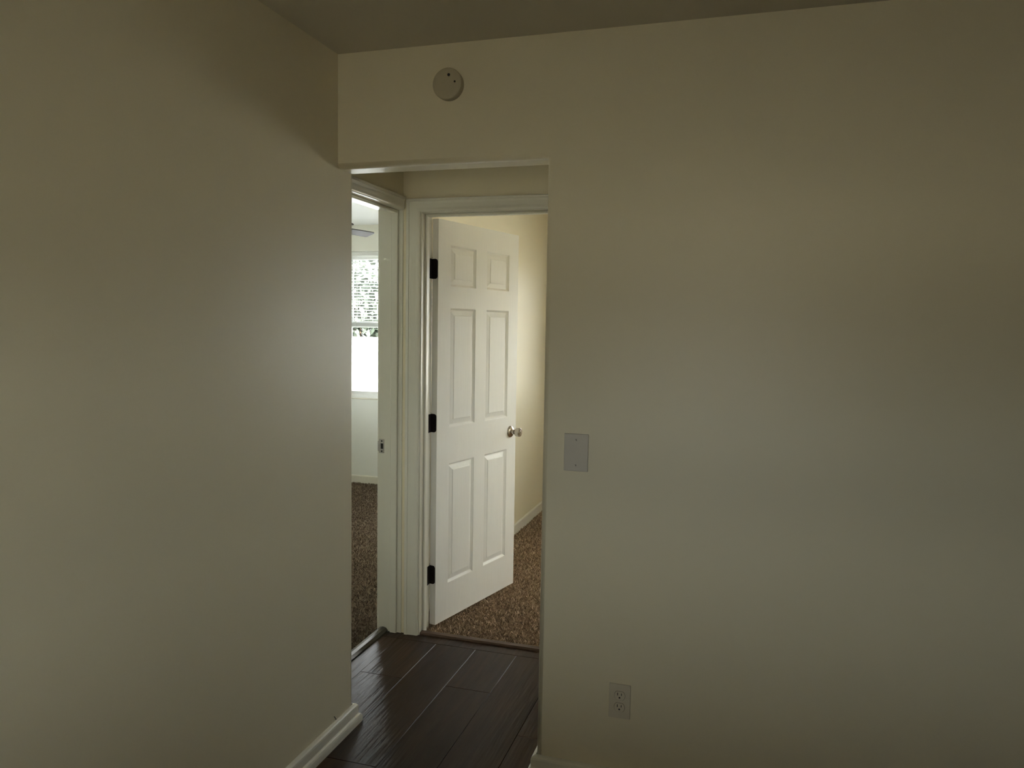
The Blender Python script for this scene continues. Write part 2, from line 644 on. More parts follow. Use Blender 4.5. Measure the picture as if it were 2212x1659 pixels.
# ---- carpets (uncountable pile)
def carpet(name, x0, x1, y0, y1, dense, label, mat):
    zt = -0.006
    verts = [np.array([[x0, y0, zt], [x1, y0, zt], [x1, y1, zt], [x0, y1, zt],
                       [x0, y0, -0.05], [x1, y0, -0.05], [x1, y1, -0.05], [x0, y1, -0.05]])]
    faces_q = [(0, 1, 2, 3), (4, 7, 6, 5), (0, 4, 5, 1), (1, 5, 6, 2), (2, 6, 7, 3), (3, 7, 4, 0)]
    tris = []
    base = 8
    pts = []
    for (poly, dens) in dense:
        bx0, by0 = np.min(poly, axis=0)
        bx1, by1 = np.max(poly, axis=0)
        n = int((bx1 - bx0) * (by1 - by0) * dens)
        p = np.column_stack([rng.uniform(bx0, bx1, n), rng.uniform(by0, by1, n)])
        inside = np.ones(n, bool)
        P = np.array(poly)
        for i in range(len(P)):
            a, b = P[i], P[(i + 1) % len(P)]
            inside &= ((b[0] - a[0]) * (p[:, 1] - a[1]) - (b[1] - a[1]) * (p[:, 0] - a[0])) >= 0
        p = p[inside]
        p = p[(p[:, 0] > x0) & (p[:, 0] < x1) & (p[:, 1] > y0) & (p[:, 1] < y1)]
        pts.append((p, dens))
    for p, dens in pts:
        n = len(p)
        wdt = min(0.012, 0.66 / math.sqrt(dens))
        ang = rng.uniform(0, 2 * PI, n)
        lean = rng.uniform(0, 2 * PI, n)
        hgt = rng.uniform(0.006, 0.015, n)
        ln = rng.uniform(0.003, 0.014, n)
        dx, dy = np.cos(ang) * wdt * 0.5, np.sin(ang) * wdt * 0.5
        a = np.column_stack([p[:, 0] - dx, p[:, 1] - dy, np.full(n, zt)])
        b = np.column_stack([p[:, 0] + dx, p[:, 1] + dy, np.full(n, zt)])
        tx, ty = np.cos(lean) * ln, np.sin(lean) * ln
        c = np.column_stack([p[:, 0] + dx * 0.7 + tx, p[:, 1] + dy * 0.7 + ty, zt + hgt])
        d = np.column_stack([p[:, 0] - dx * 0.7 + tx, p[:, 1] - dy * 0.7 + ty, zt + hgt * 0.9])
        V = np.stack([a, b, c, d], axis=1).reshape(-1, 3)
        verts.append(V)
        idx = base + np.arange(n) * 4
        tris.append(np.stack([idx, idx + 1, idx + 2, idx + 3], axis=1))
        base += 4 * n
    V = np.concatenate(verts)
    Q = np.concatenate([np.array(faces_q)] + tris)
    me = bpy.data.meshes.new(name)
    me.vertices.add(len(V))
    me.vertices.foreach_set('co', V.ravel())
    me.loops.add(Q.size)
    me.loops.foreach_set('vertex_index', Q.ravel().astype(np.int32))
    me.polygons.add(len(Q))
    me.polygons.foreach_set('loop_start', (np.arange(len(Q)) * 4).astype(np.int32))
    me.update(calc_edges=True)
    me.materials.append(mat)
    o = bpy.data.objects.new(name, me)
    COL.objects.link(o)
    return tag(o, label, 'carpet', kind='stuff')


carpet('carpet', HALL_X, BR2_R, 0.985, BR2_B,
       [([(-0.19, 0.99), (0.68, 0.99), (0.62, 2.0), (0.3, 3.9), (-0.19, 3.9)], 15000),
        ([(0.62, 1.0), (1.6, 1.0), (1.6, 3.4), (0.3, 3.4)], 6000)],
       'speckled brown cut-pile carpet under the open white door', M['carpet'])
carpet('carpet', BR1_L, -0.29, BR1_N, BR1_B,
       [([(-0.29, 0.3), (-0.29, 1.6), (-1.6, 4.09), (-2.7, 4.09), (-2.7, 3.6), (-0.5, 0.3)], 14000)],
       'dark brown carpet of the bright bedroom with the window', M['carpet_dark'])

# ---- baseboards
prof_shoe = [(0, 0), (0.027, 0), (0.027, 0.016), (0.0255, 0.024), (0.022, 0.030), (0.0175, 0.033), (0.015, 0.034),
             (0.015, 0.060), (0.0135, 0.066), (0.0095, 0.0705), (0.004, 0.073), (0, 0.074)]
prof_plain = [(0, -0.012), (0.013, -0.012), (0.013, 0.062), (0.0115, 0.067), (0.007, 0.0705), (0, 0.072)]
tag(sweep_plan('baseboard_left', [(0, BACK_Y), (0, 0.11), (-0.196, 0.11)], prof_shoe, M['trim']),
    'white baseboard with shoe moulding wrapping the wall end', kind='structure')
tag(sweep_plan('baseboard_front', [(RIGHT_X, 0), (OPN_X, 0), (OPN_X, 0.11), (2.40, 0.11)], prof_shoe, M['trim'], side=-1),
    'cream baseboard with shoe moulding below the wall outlet', kind='structure')
tag(sweep_plan('baseboard_back', [(0, BACK_Y), (RIGHT_X, BACK_Y), (RIGHT_X, 0)], prof_shoe, M['trim'], side=-1),
    'white baseboard along the unseen walls of this room', kind='structure')
tag(sweep_plan('baseboard_bedroom', [(PART_X, 1.05), (PART_X, BR1_B), (BR1_L, BR1_B), (BR1_L, BR1_N)], prof_plain,
               M['trim'], side=-1), 'white baseboard under the bright bedroom window', kind='structure')
tag(sweep_plan('baseboard_far', [(HALL_X, FAR_B), (HALL_X, BR2_B), (BR2_R, BR2_B), (BR2_R, FAR_B), (0.76, FAR_B)],
               prof_plain, M['trim'], side=1), 'white baseboard behind the open six-panel door', kind='structure')

# thin black scuff on the left wall, just above the baseboard
sv = [(0.0006, -0.033, 0.094), (0.0006, -0.026, 0.088), (0.0006, -0.019, 0.076), (0.0006, -0.011, 0.0745)]
vv, ff = [], []
for i, (x, y, z) in enumerate(sv):
    w = (0.0006, 0.0011, 0.0010, 0.0005)[i]
    vv += [(x, y - w, z - w), (x, y + w, z + w), (x - 0.0008, y + w, z + w), (x - 0.0008, y - w, z - w)]
for i in range(3):
    for j in range(4):
        a, b = i * 4 + j, i * 4 + (j + 1) % 4
        ff.append((a, b, b + 4, a + 4))
ff += [(0, 1, 2, 3), (12, 13, 14, 15)]
link_mesh('scuff_mark', vv, ff, M['scuff'], bpy.data.objects['wall_left'])

# ================================================================== FAR DOORWAY (trim_1)
JX0, JX1, JZ = -0.100, 0.674, 2.040          # inner faces of the jambs
t1 = tag(empty('trim_1', (JX0, FAR_Y, 0)), 'white casing and jamb around the open six-panel door', kind='structure')


def local(o, parent):
    """mesh given in world coordinates -> child of an unrotated empty"""
    for v in o.data.vertices:
        v.co -= parent.location
    o.parent = parent
    return o


def casing(name, parent, path, prof, offs, place, mat):
    """path in (u,z) of the inner edge, prof (outward fraction/size, thickness)."""
    verts, faces = [], []
    k = len(prof)
    for (pu, pz), (ou, oz) in zip(path, offs):
        for (w, t) in prof:
            verts.append(place(pu + ou * w, pz + oz * w, t))
    n = len(path)
    for i in range(n - 1):
        for j in range(k):
            a, b = i * k + j, i * k + (j + 1) % k
            faces.append((a, b, b + k, a + k))
    faces.append(tuple(range(k)))
    faces.append(tuple((n - 1) * k + j for j in range(k)))
    return local(link_mesh(name, verts, faces, mat), parent)


CPROF = [(0, 0), (0, 0.0095), (0.05, 0.0120), (0.12, 0.0128), (0.30, 0.0118), (0.60, 0.0125), (0.78, 0.0140), (0.80, 0.0165),
         (0.97, 0.0165), (1.0, 0.0150), (1.0, 0)]


def mitre_leg(name, parent, pts_u, pts_z, place):
    return casing(name, parent, list(zip(pts_u, pts_z)), CPROF, None, place, M['trim'])


CW, CH = 0.070, 0.061


def far_place(u, z, t):
    return (u, FAR_Y - t, z)


rv = 0.005
casing('door_casing', t1, [(JX0 - rv, -0.004), (JX0 - rv, JZ + rv)], CPROF, [(-CW, 0), (-CW, CH)], far_place, M['trim'])
casing('door_casing', t1, [(JX0 - rv, JZ + rv), (JX1 + rv, JZ + rv)], CPROF, [(-CW, CH), (CW, CH)], far_place, M['trim'])
casing('door_casing', t1, [(JX1 + rv, JZ + rv), (JX1 + rv, -0.004)], CPROF, [(CW, CH), (CW, 0)], far_place, M['trim'])


def far_place_b(u, z, t):
    return (u, FAR_B + t, z)


casing('door_casing', t1, [(JX0 - rv, -0.004), (JX0 - rv, JZ + rv)], CPROF, [(-CW, 0), (-CW, CH)], far_place_b, M['trim'])
casing('door_casing', t1, [(JX0 - rv, JZ + rv), (JX1 + rv, JZ + rv)], CPROF, [(-CW, CH), (CW, CH)], far_place_b, M['trim'])
casing('door_casing', t1, [(JX1 + rv, JZ + rv), (JX1 + rv, -0.004)], CPROF, [(CW, CH), (CW, 0)], far_place_b, M['trim'])


def part_box(name, parent, x0, x1, y0, y1, z0, z1, mat, bevel=0.0008):
    return local(box(name, x0, x1, y0, y1, z0, z1, mat, None, bevel, 1), parent)


part_box('jamb', t1, JX0 - 0.018, JX0, FAR_Y - 0.001, FAR_B + 0.001, -0.006, JZ + 0.018, M['trim'])
part_box('jamb', t1, JX1, JX1 + 0.018, FAR_Y - 0.001, FAR_B + 0.001, -0.006, JZ + 0.018, M['trim'])
part_box('head_jamb', t1, JX0, JX1, FAR_Y - 0.001, FAR_B + 0.001, JZ, JZ + 0.018, M['trim'])
SY0, SY1 = 0.988, 1.024
part_box('door_stop', t1, JX0, JX0 + 0.011, SY0, SY1, -0.006, JZ, M['trim'], 0.003)
part_box('door_stop', t1, JX1 - 0.011, JX1, SY0, SY1, -0.006, JZ, M['trim'], 0.003)
part_box('door_stop', t1, JX0 + 0.011, JX1 - 0.011, SY0, SY1, JZ - 0.011, JZ, M['trim'], 0.003)

# wooden threshold strip between planks and carpet
v = []
prf = [(0.957, -0.012), (0.957, 0.004), (0.963, 0.0105), (0.985, 0.0125), (0.997, 0.008), (1.002, -0.006), (1.002, -0.012)]
for x in (JX0 + 0.001, JX1 - 0.001):
    v += [(x, a, b) for a, b in prf]
k = len(prf)
f = [tuple(range(k)), tuple(range(k, 2 * k))] + [(j, (j + 1) % k, k + (j + 1) % k, k + j) for j in range(k)]
tag(link_mesh('trim_3', v, f, M['strip_brown']), 'brown wooden threshold strip under the open six-panel door', kind='structure')

# ================================================================== LEFT DOORWAY (trim_2)
DY0, DY1, DZ = 0.180, 0.948, 2.056
t2 = tag(empty('trim_2', (HALL_X, DY1, 0)), 'white casing and jamb of the doorway to the bright bedroom', kind='structure')
part_box('jamb', t2, PART_X - 0.001, HALL_X + 0.001, DY1, DY1 + 0.018, -0.006, DZ + 0.018, M['trim'])
part_box('jamb', t2, PART_X - 0.001, HALL_X + 0.001, DY0 - 0.018, DY0, -0.006, DZ + 0.018, M['trim'])
part_box('head_jamb', t2, PART_X - 0.001, HALL_X + 0.001, DY0, DY1, DZ, DZ + 0.018, M['trim'])
part_box('door_stop', t2, -0.2525, -0.217, DY1 - 0.011, DY1, -0.006, DZ, M['trim'], 0.003)
part_box('door_stop', t2, -0.2525, -0.217, DY0, DY0 + 0.011, -0.006, DZ, M['trim'], 0.003)
part_box('door_stop', t2, -0.2525, -0.217, DY0 + 0.011, DY1 - 0.011, DZ - 0.014, DZ, M['trim'], 0.003)


def left_place(u, z, t):
    return (HALL_X + t * 1.45, u, z)


casing('door_casing', t2, [(DY0 - rv, -0.002), (DY0 - rv, DZ)], CPROF, [(-0.058, 0), (-0.058, 0.059)], left_place, M['trim'])
casing('door_casing', t2, [(DY0 - rv, DZ), (0.930, DZ)], CPROF, [(-0.058, 0.059), (0.0, 0.059)], left_place, M['trim'])


def left_place_b(u, z, t):
    return (PART_X - t, u, z)


casing('door_casing', t2, [(DY1 + rv, DZ + rv), (DY1 + rv, -0.002)], CPROF, [(0.07, 0.07), (0.07, 0)], left_place_b, M['trim'])
casing('door_casing', t2, [(DY0 - rv, DZ + rv), (DY1 + rv, DZ + rv)], CPROF, [(-0.07, 0.07), (0.07, 0.07)], left_place_b, M['trim'])

# strike plate on the far jamb, with lip, latch hole and two screws
sp = empty('strike_plate', (0, 0, 0), parent=t2)
sp.location = Vector((-0.3035, DY1, 0.923)) - t2.location
sp['label'] = 'dull steel strike plate'
bm = bmesh.new()
hw, hh = 0.0135, 0.034
hx0, hx1, hz = -0.004, 0.009, 0.0135
for (a, b, c, d) in ((-hw, hx0, -hh, hh), (hx1, hw, -hh, hh), (hx0, hx1, hz, hh), (hx0, hx1, -hh, -hz)):
    box_bm(bm, a, b, -0.0022, 0.0, c, d)
lv = []
for i in range(7):                                     # curved lip towards the bedroom
    t = i / 6
    lv.append((-hw - 0.012 * t, -0.0022 + 0.010 * t * t, 0.026 - 0.008 * t * t))
ring = []
for (a, b, c) in lv:
    ring.append([bm.verts.new((a, b, c)), bm.verts.new((a, b, -c)), bm.verts.new((a, b + 0.0016, -c)),
                 bm.verts.new((a, b + 0.0016, c))])
for r1, r2 in zip(ring[:-1], ring[1:]):
    for j in range(4):
        bm.faces.new((r1[j], r1[(j + 1) % 4], r2[(j + 1) % 4], r2[j]))
bm.faces.new(ring[-1]); bm.faces.new(ring[0])
pl = link_bm('plate', bm, M['strike'], sp)
bm = bmesh.new()
box_bm(bm, hx0, hx1, -0.0006, 0.0004, -hz, hz)
link_bm('latch_hole', bm, M['hole'], sp)
for s in (-1, 1):
    link_bm('screw', lathe_bm(bmesh.new(), [(0.0042, -0.0026), (0.0042, 0.0), ], 12, 'y', (0.0015, 0, s * 0.025)), M['hole'], sp)

# metal strip between hall planks and bedroom carpet
prf = [(-0.318, -0.012), (-0.318, 0.006), (-0.308, 0.016), (-0.292, 0.020), (-0.276, 0.017), (-0.266, 0.006), (-0.2655, -0.012)]
v = []
for y in (DY0 + 0.001, DY1 - 0.001):
    v += [(a, y, b) for a, b in prf]
k = len(prf)
f = [tuple(range(k)), tuple(range(k, 2 * k))] + [(j, (j + 1) % k, k + (j + 1) % k, k + j) for j in range(k)]
tag(link_mesh('trim_4', v, f, M['strip_dark']), 'dark rounded transition strip in the doorway to the bright bedroom', kind='structure')

# ================================================================== OPEN SIX-PANEL DOOR (door_1)
ANG = 0.2439
DW, DH, DT = 0.7656, 2.022, 0.035
HINGE = Vector((-0.0658, 1.0734, 0.0))
d1 = tag(empty('door_1', HINGE, PI / 2 - ANG), 'white six-panel door standing open into the carpeted bedroom', kind='structure')
PX = [(0.104, 0.335), (0.437, 0.668)]
PZ = [(0.197, 0.818), (1.002, 1.602), (1.709, 1.913)]
ZB = 0.009
INS, DEP = 0.011, 0.0115         # sticking width and depth
bm = bmesh.new()
xs = sorted([0, DW] + [a for p in PX for a in p])
zs = sorted([ZB, ZB + DH] + [a for p in PZ for a in p])


def is_panel(i, j):
    cx, cz = (xs[i] + xs[i + 1]) / 2, (zs[j] + zs[j + 1]) / 2
    return any(a < cx < b for a, b in PX) and any(a < cz < b for a, b in PZ)


def q4(bm, pts):
    return bm.faces.new([bm.verts.new(p) for p in pts])


for side in (0, 1):
    y0 = 0.0 if side == 0 else DT
    s = 1 if side == 0 else -1
    for i in range(len(xs) - 1):
        for j in range(len(zs) - 1):
            a, b, c, d = xs[i], xs[i + 1], zs[j], zs[j + 1]
            if not is_panel(i, j):
                q4(bm, [(a, y0, c), (b, y0, c), (b, y0, d), (a, y0, d)])
            else:
                loops = []
                for (ins, dep) in ((0, 0), (0.0025, 0.0012), (0.0030, 0.0032), (0.0080, 0.0085), (INS, DEP), (INS + 0.004, DEP)):
                    y = y0 + s * dep
                    loops.append([(a + ins, y, c + ins), (b - ins, y, c + ins), (b - ins, y, d - ins), (a + ins, y, d - ins)])
                for l1, l2 in zip(loops[:-1], loops[1:]):
                    for e in range(4):
                        q4(bm, [l1[e], l1[(e + 1) % 4], l2[(e + 1) % 4], l2[e]])
                q4(bm, loops[-1])
for (a, b) in (((0, ZB), (DW, ZB)), ((DW, ZB), (DW, ZB + DH)), ((DW, ZB + DH), (0, ZB + DH)), ((0, ZB + DH), (0, ZB))):
    q4(bm, [(a[0], 0, a[1]), (b[0], 0, b[1]), (b[0], DT, b[1]), (a[0], DT, a[1])])
bmesh.ops.remove_doubles(bm, verts=bm.verts, dist=1e-5)
slab = link_bm('door_slab', bm, M['door'], d1)
for side in (0, 1):
    y0 = 0.0 if side == 0 else DT
    s = 1 if side == 0 else -1
    for (a, b) in PX:
        for (c, d) in PZ:
            bm = bmesh.new()
            loops = []
            for (ins, dep) in ((INS + 0.001, DEP + 0.003), (INS + 0.001, DEP - 0.0002), (INS + 0.005, DEP - 0.0006), (0.0365, 0.0040), (0.0385, 0.0012), (0.041, 0.0008)):
                y = y0 + s * dep
                loops.append([(a + ins, y, c + ins), (b - ins, y, c + ins), (b - ins, y, d - ins), (a + ins, y, d - ins)])
            for l1, l2 in zip(loops[:-1], loops[1:]):
                for e in range(4):
                    q4(bm, [l1[e], l1[(e + 1) % 4], l2[(e + 1) % 4], l2[e]])
            q4(bm, loops[-1])
            q4(bm, loops[0])
            bmesh.ops.remove_doubles(bm, verts=bm.verts, dist=1e-6)
            link_bm('raised_panel', bm, M['door'], d1)

# knob set (hall side has a keyed tulip knob)
kn = empty('door_knob', (0.703, 0, 0.914), parent=d1)
kn['label'] = 'satin nickel keyed knob'
rose = [(0.034, 0.0), (0.034, -0.003), (0.0325, -0.006), (0.028, -0.0105), (0.020, -0.0145), (0.014, -0.0165), (0.0125, -0.020),
        (0.0120, -0.026)]
smooth_by_angle(link_bm('rose', lathe_bm(bmesh.new(), rose, 40, 'y'), M['nickel'], kn), 50)
knob = [(0.0118, -0.024), (0.0125, -0.029), (0.0165, -0.034), (0.0215, -0.039), (0.0240, -0.043), (0.0248, -0.047), (0.0248, -0.0645),
        (0.0240, -0.0660), (0.0225, -0.0665), (0.0218, -0.0652), (0.0125, -0.0648), (0.0118, -0.0672), (0.0105, -0.0676)]
smooth_by_angle(link_bm('knob', lathe_bm(bmesh.new(), knob, 40, 'y'), M['nickel'], kn), 40)
bm = box_bm(bmesh.new(), -0.0012, 0.0012, -0.0684, -0.0660, -0.0048, 0.0048)
link_bm('key_slot', bm, M['hole'], kn)
rose_b = [(0.034, DT), (0.034, DT + 0.003), (0.028, DT + 0.0105), (0.014, DT + 0.0165), (0.012, DT + 0.026), (0.0165, DT + 0.034),
          (0.024, DT + 0.043), (0.0248, DT + 0.060), (0.0225, DT + 0.0635)]
smooth_by_angle(link_bm('inner_knob', lathe_bm(bmesh.new(), rose_b, 32, 'y'), M['nickel'], kn), 40)
# latch plate on the free edge
box('latch_plate', DW - 0.0005, DW + 0.0012, 0.005, 0.030, 0.885, 0.943, M['nickel'], d1, 0.0004, 1)

# hinges: leaf on the door edge, knuckles, leaf on the jamb
PIN = (-0.0035, DT + 0.0045)
for (za, zb) in ((1.741, 1.838), (0.986, 1.078), (0.218, 0.312)):
    hg = empty('hinge', (PIN[0], PIN[1], za), parent=d1)
    hg['label'] = 'dark bronze hinge'
    hgt = zb - za
    # leaf on door edge with rounded outer corners
    r = 0.014
    w0, w1 = -PIN[1] + 0.003, -0.0045
    pts = []
    for (cx, cz, a0) in ((w0 + r, hgt - r, 90), (w0 + r, r, 180)):
        for i in range(7):
            a = math.radians(a0 + 15 * i)
            pts.append((cx + r * math.cos(a), cz + r * math.sin(a)))
    pts += [(w1, 0), (w1, hgt)]
    x0 = -PIN[0]
    verts = [(x0 - 0.0022, p, z) for p, z in pts] + [(x0 + 0.0004, p, z) for p, z in pts]
    n = len(pts)
    faces = [tuple(range(n)), tuple(range(n, 2 * n))] + [(i, (i + 1) % n, n + (i + 1) % n, n + i) for i in range(n)]
    link_mesh('leaf', verts, faces, M['bronze'], hg)
    for i in range(5):
        za_, zb_ = hgt * i / 5 + 0.0006, hgt * (i + 1) / 5 - 0.0006
        smooth_by_angle(link_bm('knuckle', lathe_bm(bmesh.new(), [(0.0050, za_), (0.0062, za_ + 0.0010), (0.0062, zb_ - 0.0010), (0.0050, zb_)], 14, 'z'),
                                M['bronze'], hg))
    smooth_by_angle(link_bm('pin', lathe_bm(bmesh.new(), [(0.003, 0.0), (0.003, hgt + 0.004), (0.0056, hgt + 0.005), (0.0056, hgt + 0.007), (0.002, hgt + 0.0085)], 12, 'z'),
                            M['bronze'], hg))
    # jamb leaf: in world axes, lies on the jamb face
    jl = box('jamb_leaf', JX0, JX0 + 0.0020, SY1 + 0.002, FAR_B - 0.001, za, zb, M['bronze'])
    for vtx in jl.data.vertices:
        vtx.co -= t1.location
    jl.name = 'hinge_leaf'
    jl.parent = t1

# ================================================================== WINDOWS
def window(name, axis, p_in, p_out, u0, u1, z0, z1, label, meet=0.5, sill=True, fixed=False):
    """single-hung vinyl window filling a hole through a wall from p_in (room) to p_out (outside)."""
    s = 1 if p_out > p_in else -1
    w = tag(empty(name, (0, 0, 0)), label, kind='structure')
    base = Vector((p_in, (u0 + u1) / 2, z0)) if axis == 'x' else Vector(((u0 + u1) / 2, p_in, z0))
    w.location = base
    um = (u0 + u1) / 2

    def bx(nm, a, b, c, d, e, f, mat, bev=0.002):
        c, d = (p_in + s * c, p_in + s * d)
        c, d = min(c, d), max(c, d)
        if axis == 'x':
            o = box(nm, c, d, a, b, e, f, mat, None, bev, 1)
        else:
            o = box(nm, a, b, c, d, e, f, mat, None, bev, 1)
        return local(o, w)
    T = abs(p_out - p_in)
    f0, f1 = T - 0.065, T - 0.002
    fr = 0.042
    bx('frame', u0, u0 + fr, f0, f1, z0, z1, M['vinyl'])
    bx('frame', u1 - fr, u1, f0, f1, z0, z1, M['vinyl'])
    bx('frame', u0 + fr, u1 - fr, f0, f1, z1 - fr, z1, M['vinyl'])
    bx('frame', u0 + fr, u1 - fr, f0, f1, z0, z0 + fr, M['vinyl'])
    zm = z0 + (z1 - z0) * meet
    sw = 0.030
    a0, a1 = u0 + fr, u1 - fr
    # lower sash (room side) and upper sash
    sashes = ((z0 + fr, zm + 0.018, f0 + 0.006, f0 + 0.026), (zm - 0.018, z1 - fr, f0 + 0.030, f0 + 0.050))
    if fixed:
        sashes = ((z0 + fr, z1 - fr, f0 + 0.006, f0 + 0.026),)
    for (zl, zh, d0, d1_) in sashes:
        bx('sash_rail', a0, a1, d0, d1_, zl, zl + sw, M['vinyl'])
        bx('sash_rail', a0, a1, d0, d1_, zh - sw, zh, M['vinyl'])
        bx('sash_stile', a0, a0 + sw, d0, d1_, zl + sw, zh - sw, M['vinyl'])
        bx('sash_stile', a1 - sw, a1, d0, d1_, zl + sw, zh - sw, M['vinyl'])
        bx('pane', a0 + sw - 0.004, a1 - sw + 0.004, d0 + 0.008, d0 + 0.012, zl + sw - 0.004, zh - sw + 0.004, M['glass'], 0)
    if sill:
        bx('sill', u0 + 0.001, u1 - 0.001, 0.0, f0, z0, z0 + 0.012, M['trim'], 0.003)
    return w


window('window_1', 'y', BR1_B, BR1_B + 0.12, *WIN1, 'bright white window with half raised blinds in the left bedroom', meet=0.52)
window('window_2', 'y', BR2_B, BR2_B + 0.12, *WIN2, 'white window in back wall of the carpeted bedroom, out of view')
window('window_3', 'x', BR2_R, BR2_R + 0.12, *WIN3, 'white window in right wall of the carpeted bedroom, out of view')
window('window_4', 'y', BACK_Y, BACK_Y - 0.32, *WIN4, 'white window behind the viewer, out of view', fixed=True)
portal('portal_1', ((WIN1[0] + WIN1[1]) / 2, BR1_B + 0.13, (WIN1[2] + WIN1[3]) / 2), WIN1[1] - WIN1[0], WIN1[3] - WIN1[2], (0, -1, 0))
portal('portal_2', ((WIN2[0] + WIN2[1]) / 2, BR2_B + 0.13, (WIN2[2] + WIN2[3]) / 2), WIN2[1] - WIN2[0], WIN2[3] - WIN2[2], (0, -1, 0))
portal('portal_3', (BR2_R + 0.13, (WIN3[0] + WIN3[1]) / 2, (WIN3[2] + WIN3[3]) / 2), WIN3[1] - WIN3[0], WIN3[3] - WIN3[2], (-1, 0, 0))
portal('portal_4', ((WIN4[0] + WIN4[1]) / 2, BACK_Y - 0.321, (WIN4[2] + WIN4[3]) / 2), WIN4[1] - WIN4[0], WIN4[3] - WIN4[2], (0, 1, 0))

window('added_window', 'x', BR1_L, BR1_L - 0.1, *ADDED_WIN, 'unseen white window added in the left wall to brighten the bedroom')  # invented opening, lets more daylight into the left bedroom
portal('portal_5', (BR1_L - 0.11, (ADDED_WIN[0] + ADDED_WIN[1]) / 2, (ADDED_WIN[2] + ADDED_WIN[3]) / 2), ADDED_WIN[1] - ADDED_WIN[0], ADDED_WIN[3] - ADDED_WIN[2], (1, 0, 0))

# ================================================================== WINDOW BLIND
BY = BR1_B + 0.026
bx0, bx1 = WIN1[0] + 0.008, WIN1[1] - 0.008
wb = tag(empty('window_blind', ((bx0 + bx1) / 2, BY, WIN1[3])), 'white horizontal slat blind drawn down over the upper half of the bedroom window', 'blind')
L2 = (bx1 - bx0) / 2
box('headrail', -L2, L2, -0.014, 0.016, -0.040, -0.001, M['slat'], wb, 0.003, 1)
bm = bmesh.new()
ring = []
TILT = math.radians(28)
for i in range(5):
    t = -1 + i / 2
    yy, zz = 0.0125 * t, 0.0022 * (1 - t * t)
    y_, z_ = yy * math.cos(TILT) - zz * math.sin(TILT), yy * math.sin(TILT) + zz * math.cos(TILT)
    ring.append([bm.verts.new((-L2 + 0.003, y_, z_)), bm.verts.new((L2 - 0.003, y_, z_)),
                 bm.verts.new((L2 - 0.003, y_, z_ - 0.0005)), bm.verts.new((-L2 + 0.003, y_, z_ - 0.0005))])
for r1, r2 in zip(ring[:-1], ring[1:]):
    bm.faces.new((r1[0], r1[1], r2[1], r2[0]))
    bm.faces.new((r1[3], r1[2], r2[2], r2[3]))
slat0 = link_bm('slat', bm, M['slat'], wb, smooth=True)
STACK = 1.478 - WIN1[3]
n_sl = 21
z_first = 2.118 - WIN1[3]
for i in range(n_sl):
    o = slat0 if i == 0 else slat0.copy()
    if i:
        COL.objects.link(o)
        o.parent = wb
    o.location = (0, 0, z_first - 0.0280 * i)
for i in range(9):                                   # gathered slats on the bottom rail
    o = slat0.copy()
    COL.objects.link(o)
    o.parent = wb
    o.location = (0, 0, STACK + 0.018 + 0.0042 * i)
box('bottom_rail', -L2 + 0.002, L2 - 0.002, -0.013, 0.013, STACK, STACK + 0.014, M['slat'], wb, 0.003, 1)
for cx in (-2.154, -1.60, -1.05):
    bm = bmesh.new()
    for yy in (-0.0135, 0.0135):
        box_bm(bm, -0.0014, 0.0014, yy - 0.0008, yy + 0.0008, STACK + 0.002, -0.03)
    o = link_bm('ladder_cord', bm, M['cord'], wb)
    o.location = (cx - wb.location.x, 0, 0)
bm = lathe_bm(bmesh.new(), [(0.0035, -0.75), (0.004, -0.748), (0.0035, -0.03), (0.002, -0.02)], 8, 'z', (-2.215 - wb.location.x, -0.021, 0))
link_bm('tilt_wand', bm, M['cord'], wb)

# ================================================================== CEILING FAN
FZ = 2.205
PHI = math.radians(52)
tipA = Vector((-1.178, 2.587, 0))
BL = 0.585
axis = Vector((math.cos(PHI), math.sin(PHI), 0))
perp = Vector((-math.sin(PHI), math.cos(PHI), 0))
hub = tipA - axis * BL + perp * 0.062
cf = tag(empty('ceiling_fan', (hub.x, hub.y, H - 0.006)), 'dark five-bladed ceiling fan in the bright bedroom', 'ceiling fan')
smooth_by_angle(link_bm('canopy', lathe_bm(bmesh.new(), [(0.075, 0.0), (0.075, -0.02), (0.06, -0.045), (0.02, -0.055)], 28), M['fanmetal'], cf))
smooth_by_angle(link_bm('downrod', lathe_bm(bmesh.new(), [(0.012, -0.05), (0.012, -0.13)], 14), M['fanmetal'], cf))
smooth_by_angle(link_bm('motor_housing', lathe_bm(bmesh.new(), [(0.03, -0.115), (0.085, -0.13), (0.10, -0.16), (0.10, -0.25), (0.085, -0.275), (0.05, -0.285)], 32), M['fanmetal'], cf))
smooth_by_angle(link_bm('light_bowl', lathe_bm(bmesh.new(), [(0.06, -0.283), (0.105, -0.30), (0.11, -0.315), (0.095, -0.345), (0.06, -0.365), (0.0, -0.374)], 32), M['globe'], cf))
pts = []
bw, rc = 0.062, 0.020
pts.append((0.20, -0.048)); 
for (cx, cyy, a0) in ((BL - rc, -bw + rc, -90), (BL - rc - 0.012, bw - rc - 0.006, 0)):
    for i in range(7):
        a = math.radians(a0 + 15 * i)
        pts.append((cx + rc * math.cos(a), cyy + rc * math.sin(a)))
pts.append((0.20, 0.048))
pts.append((0.185, 0.03)); pts.append((0.185, -0.03))
n = len(pts)
bv = [(x, y, 0.003) for x, y in pts] + [(x, y, -0.003) for x, y in pts]
bf = [tuple(range(n)), tuple(range(n, 2 * n))] + [(i, (i + 1) % n, n + (i + 1) % n, n + i) for i in range(n)]
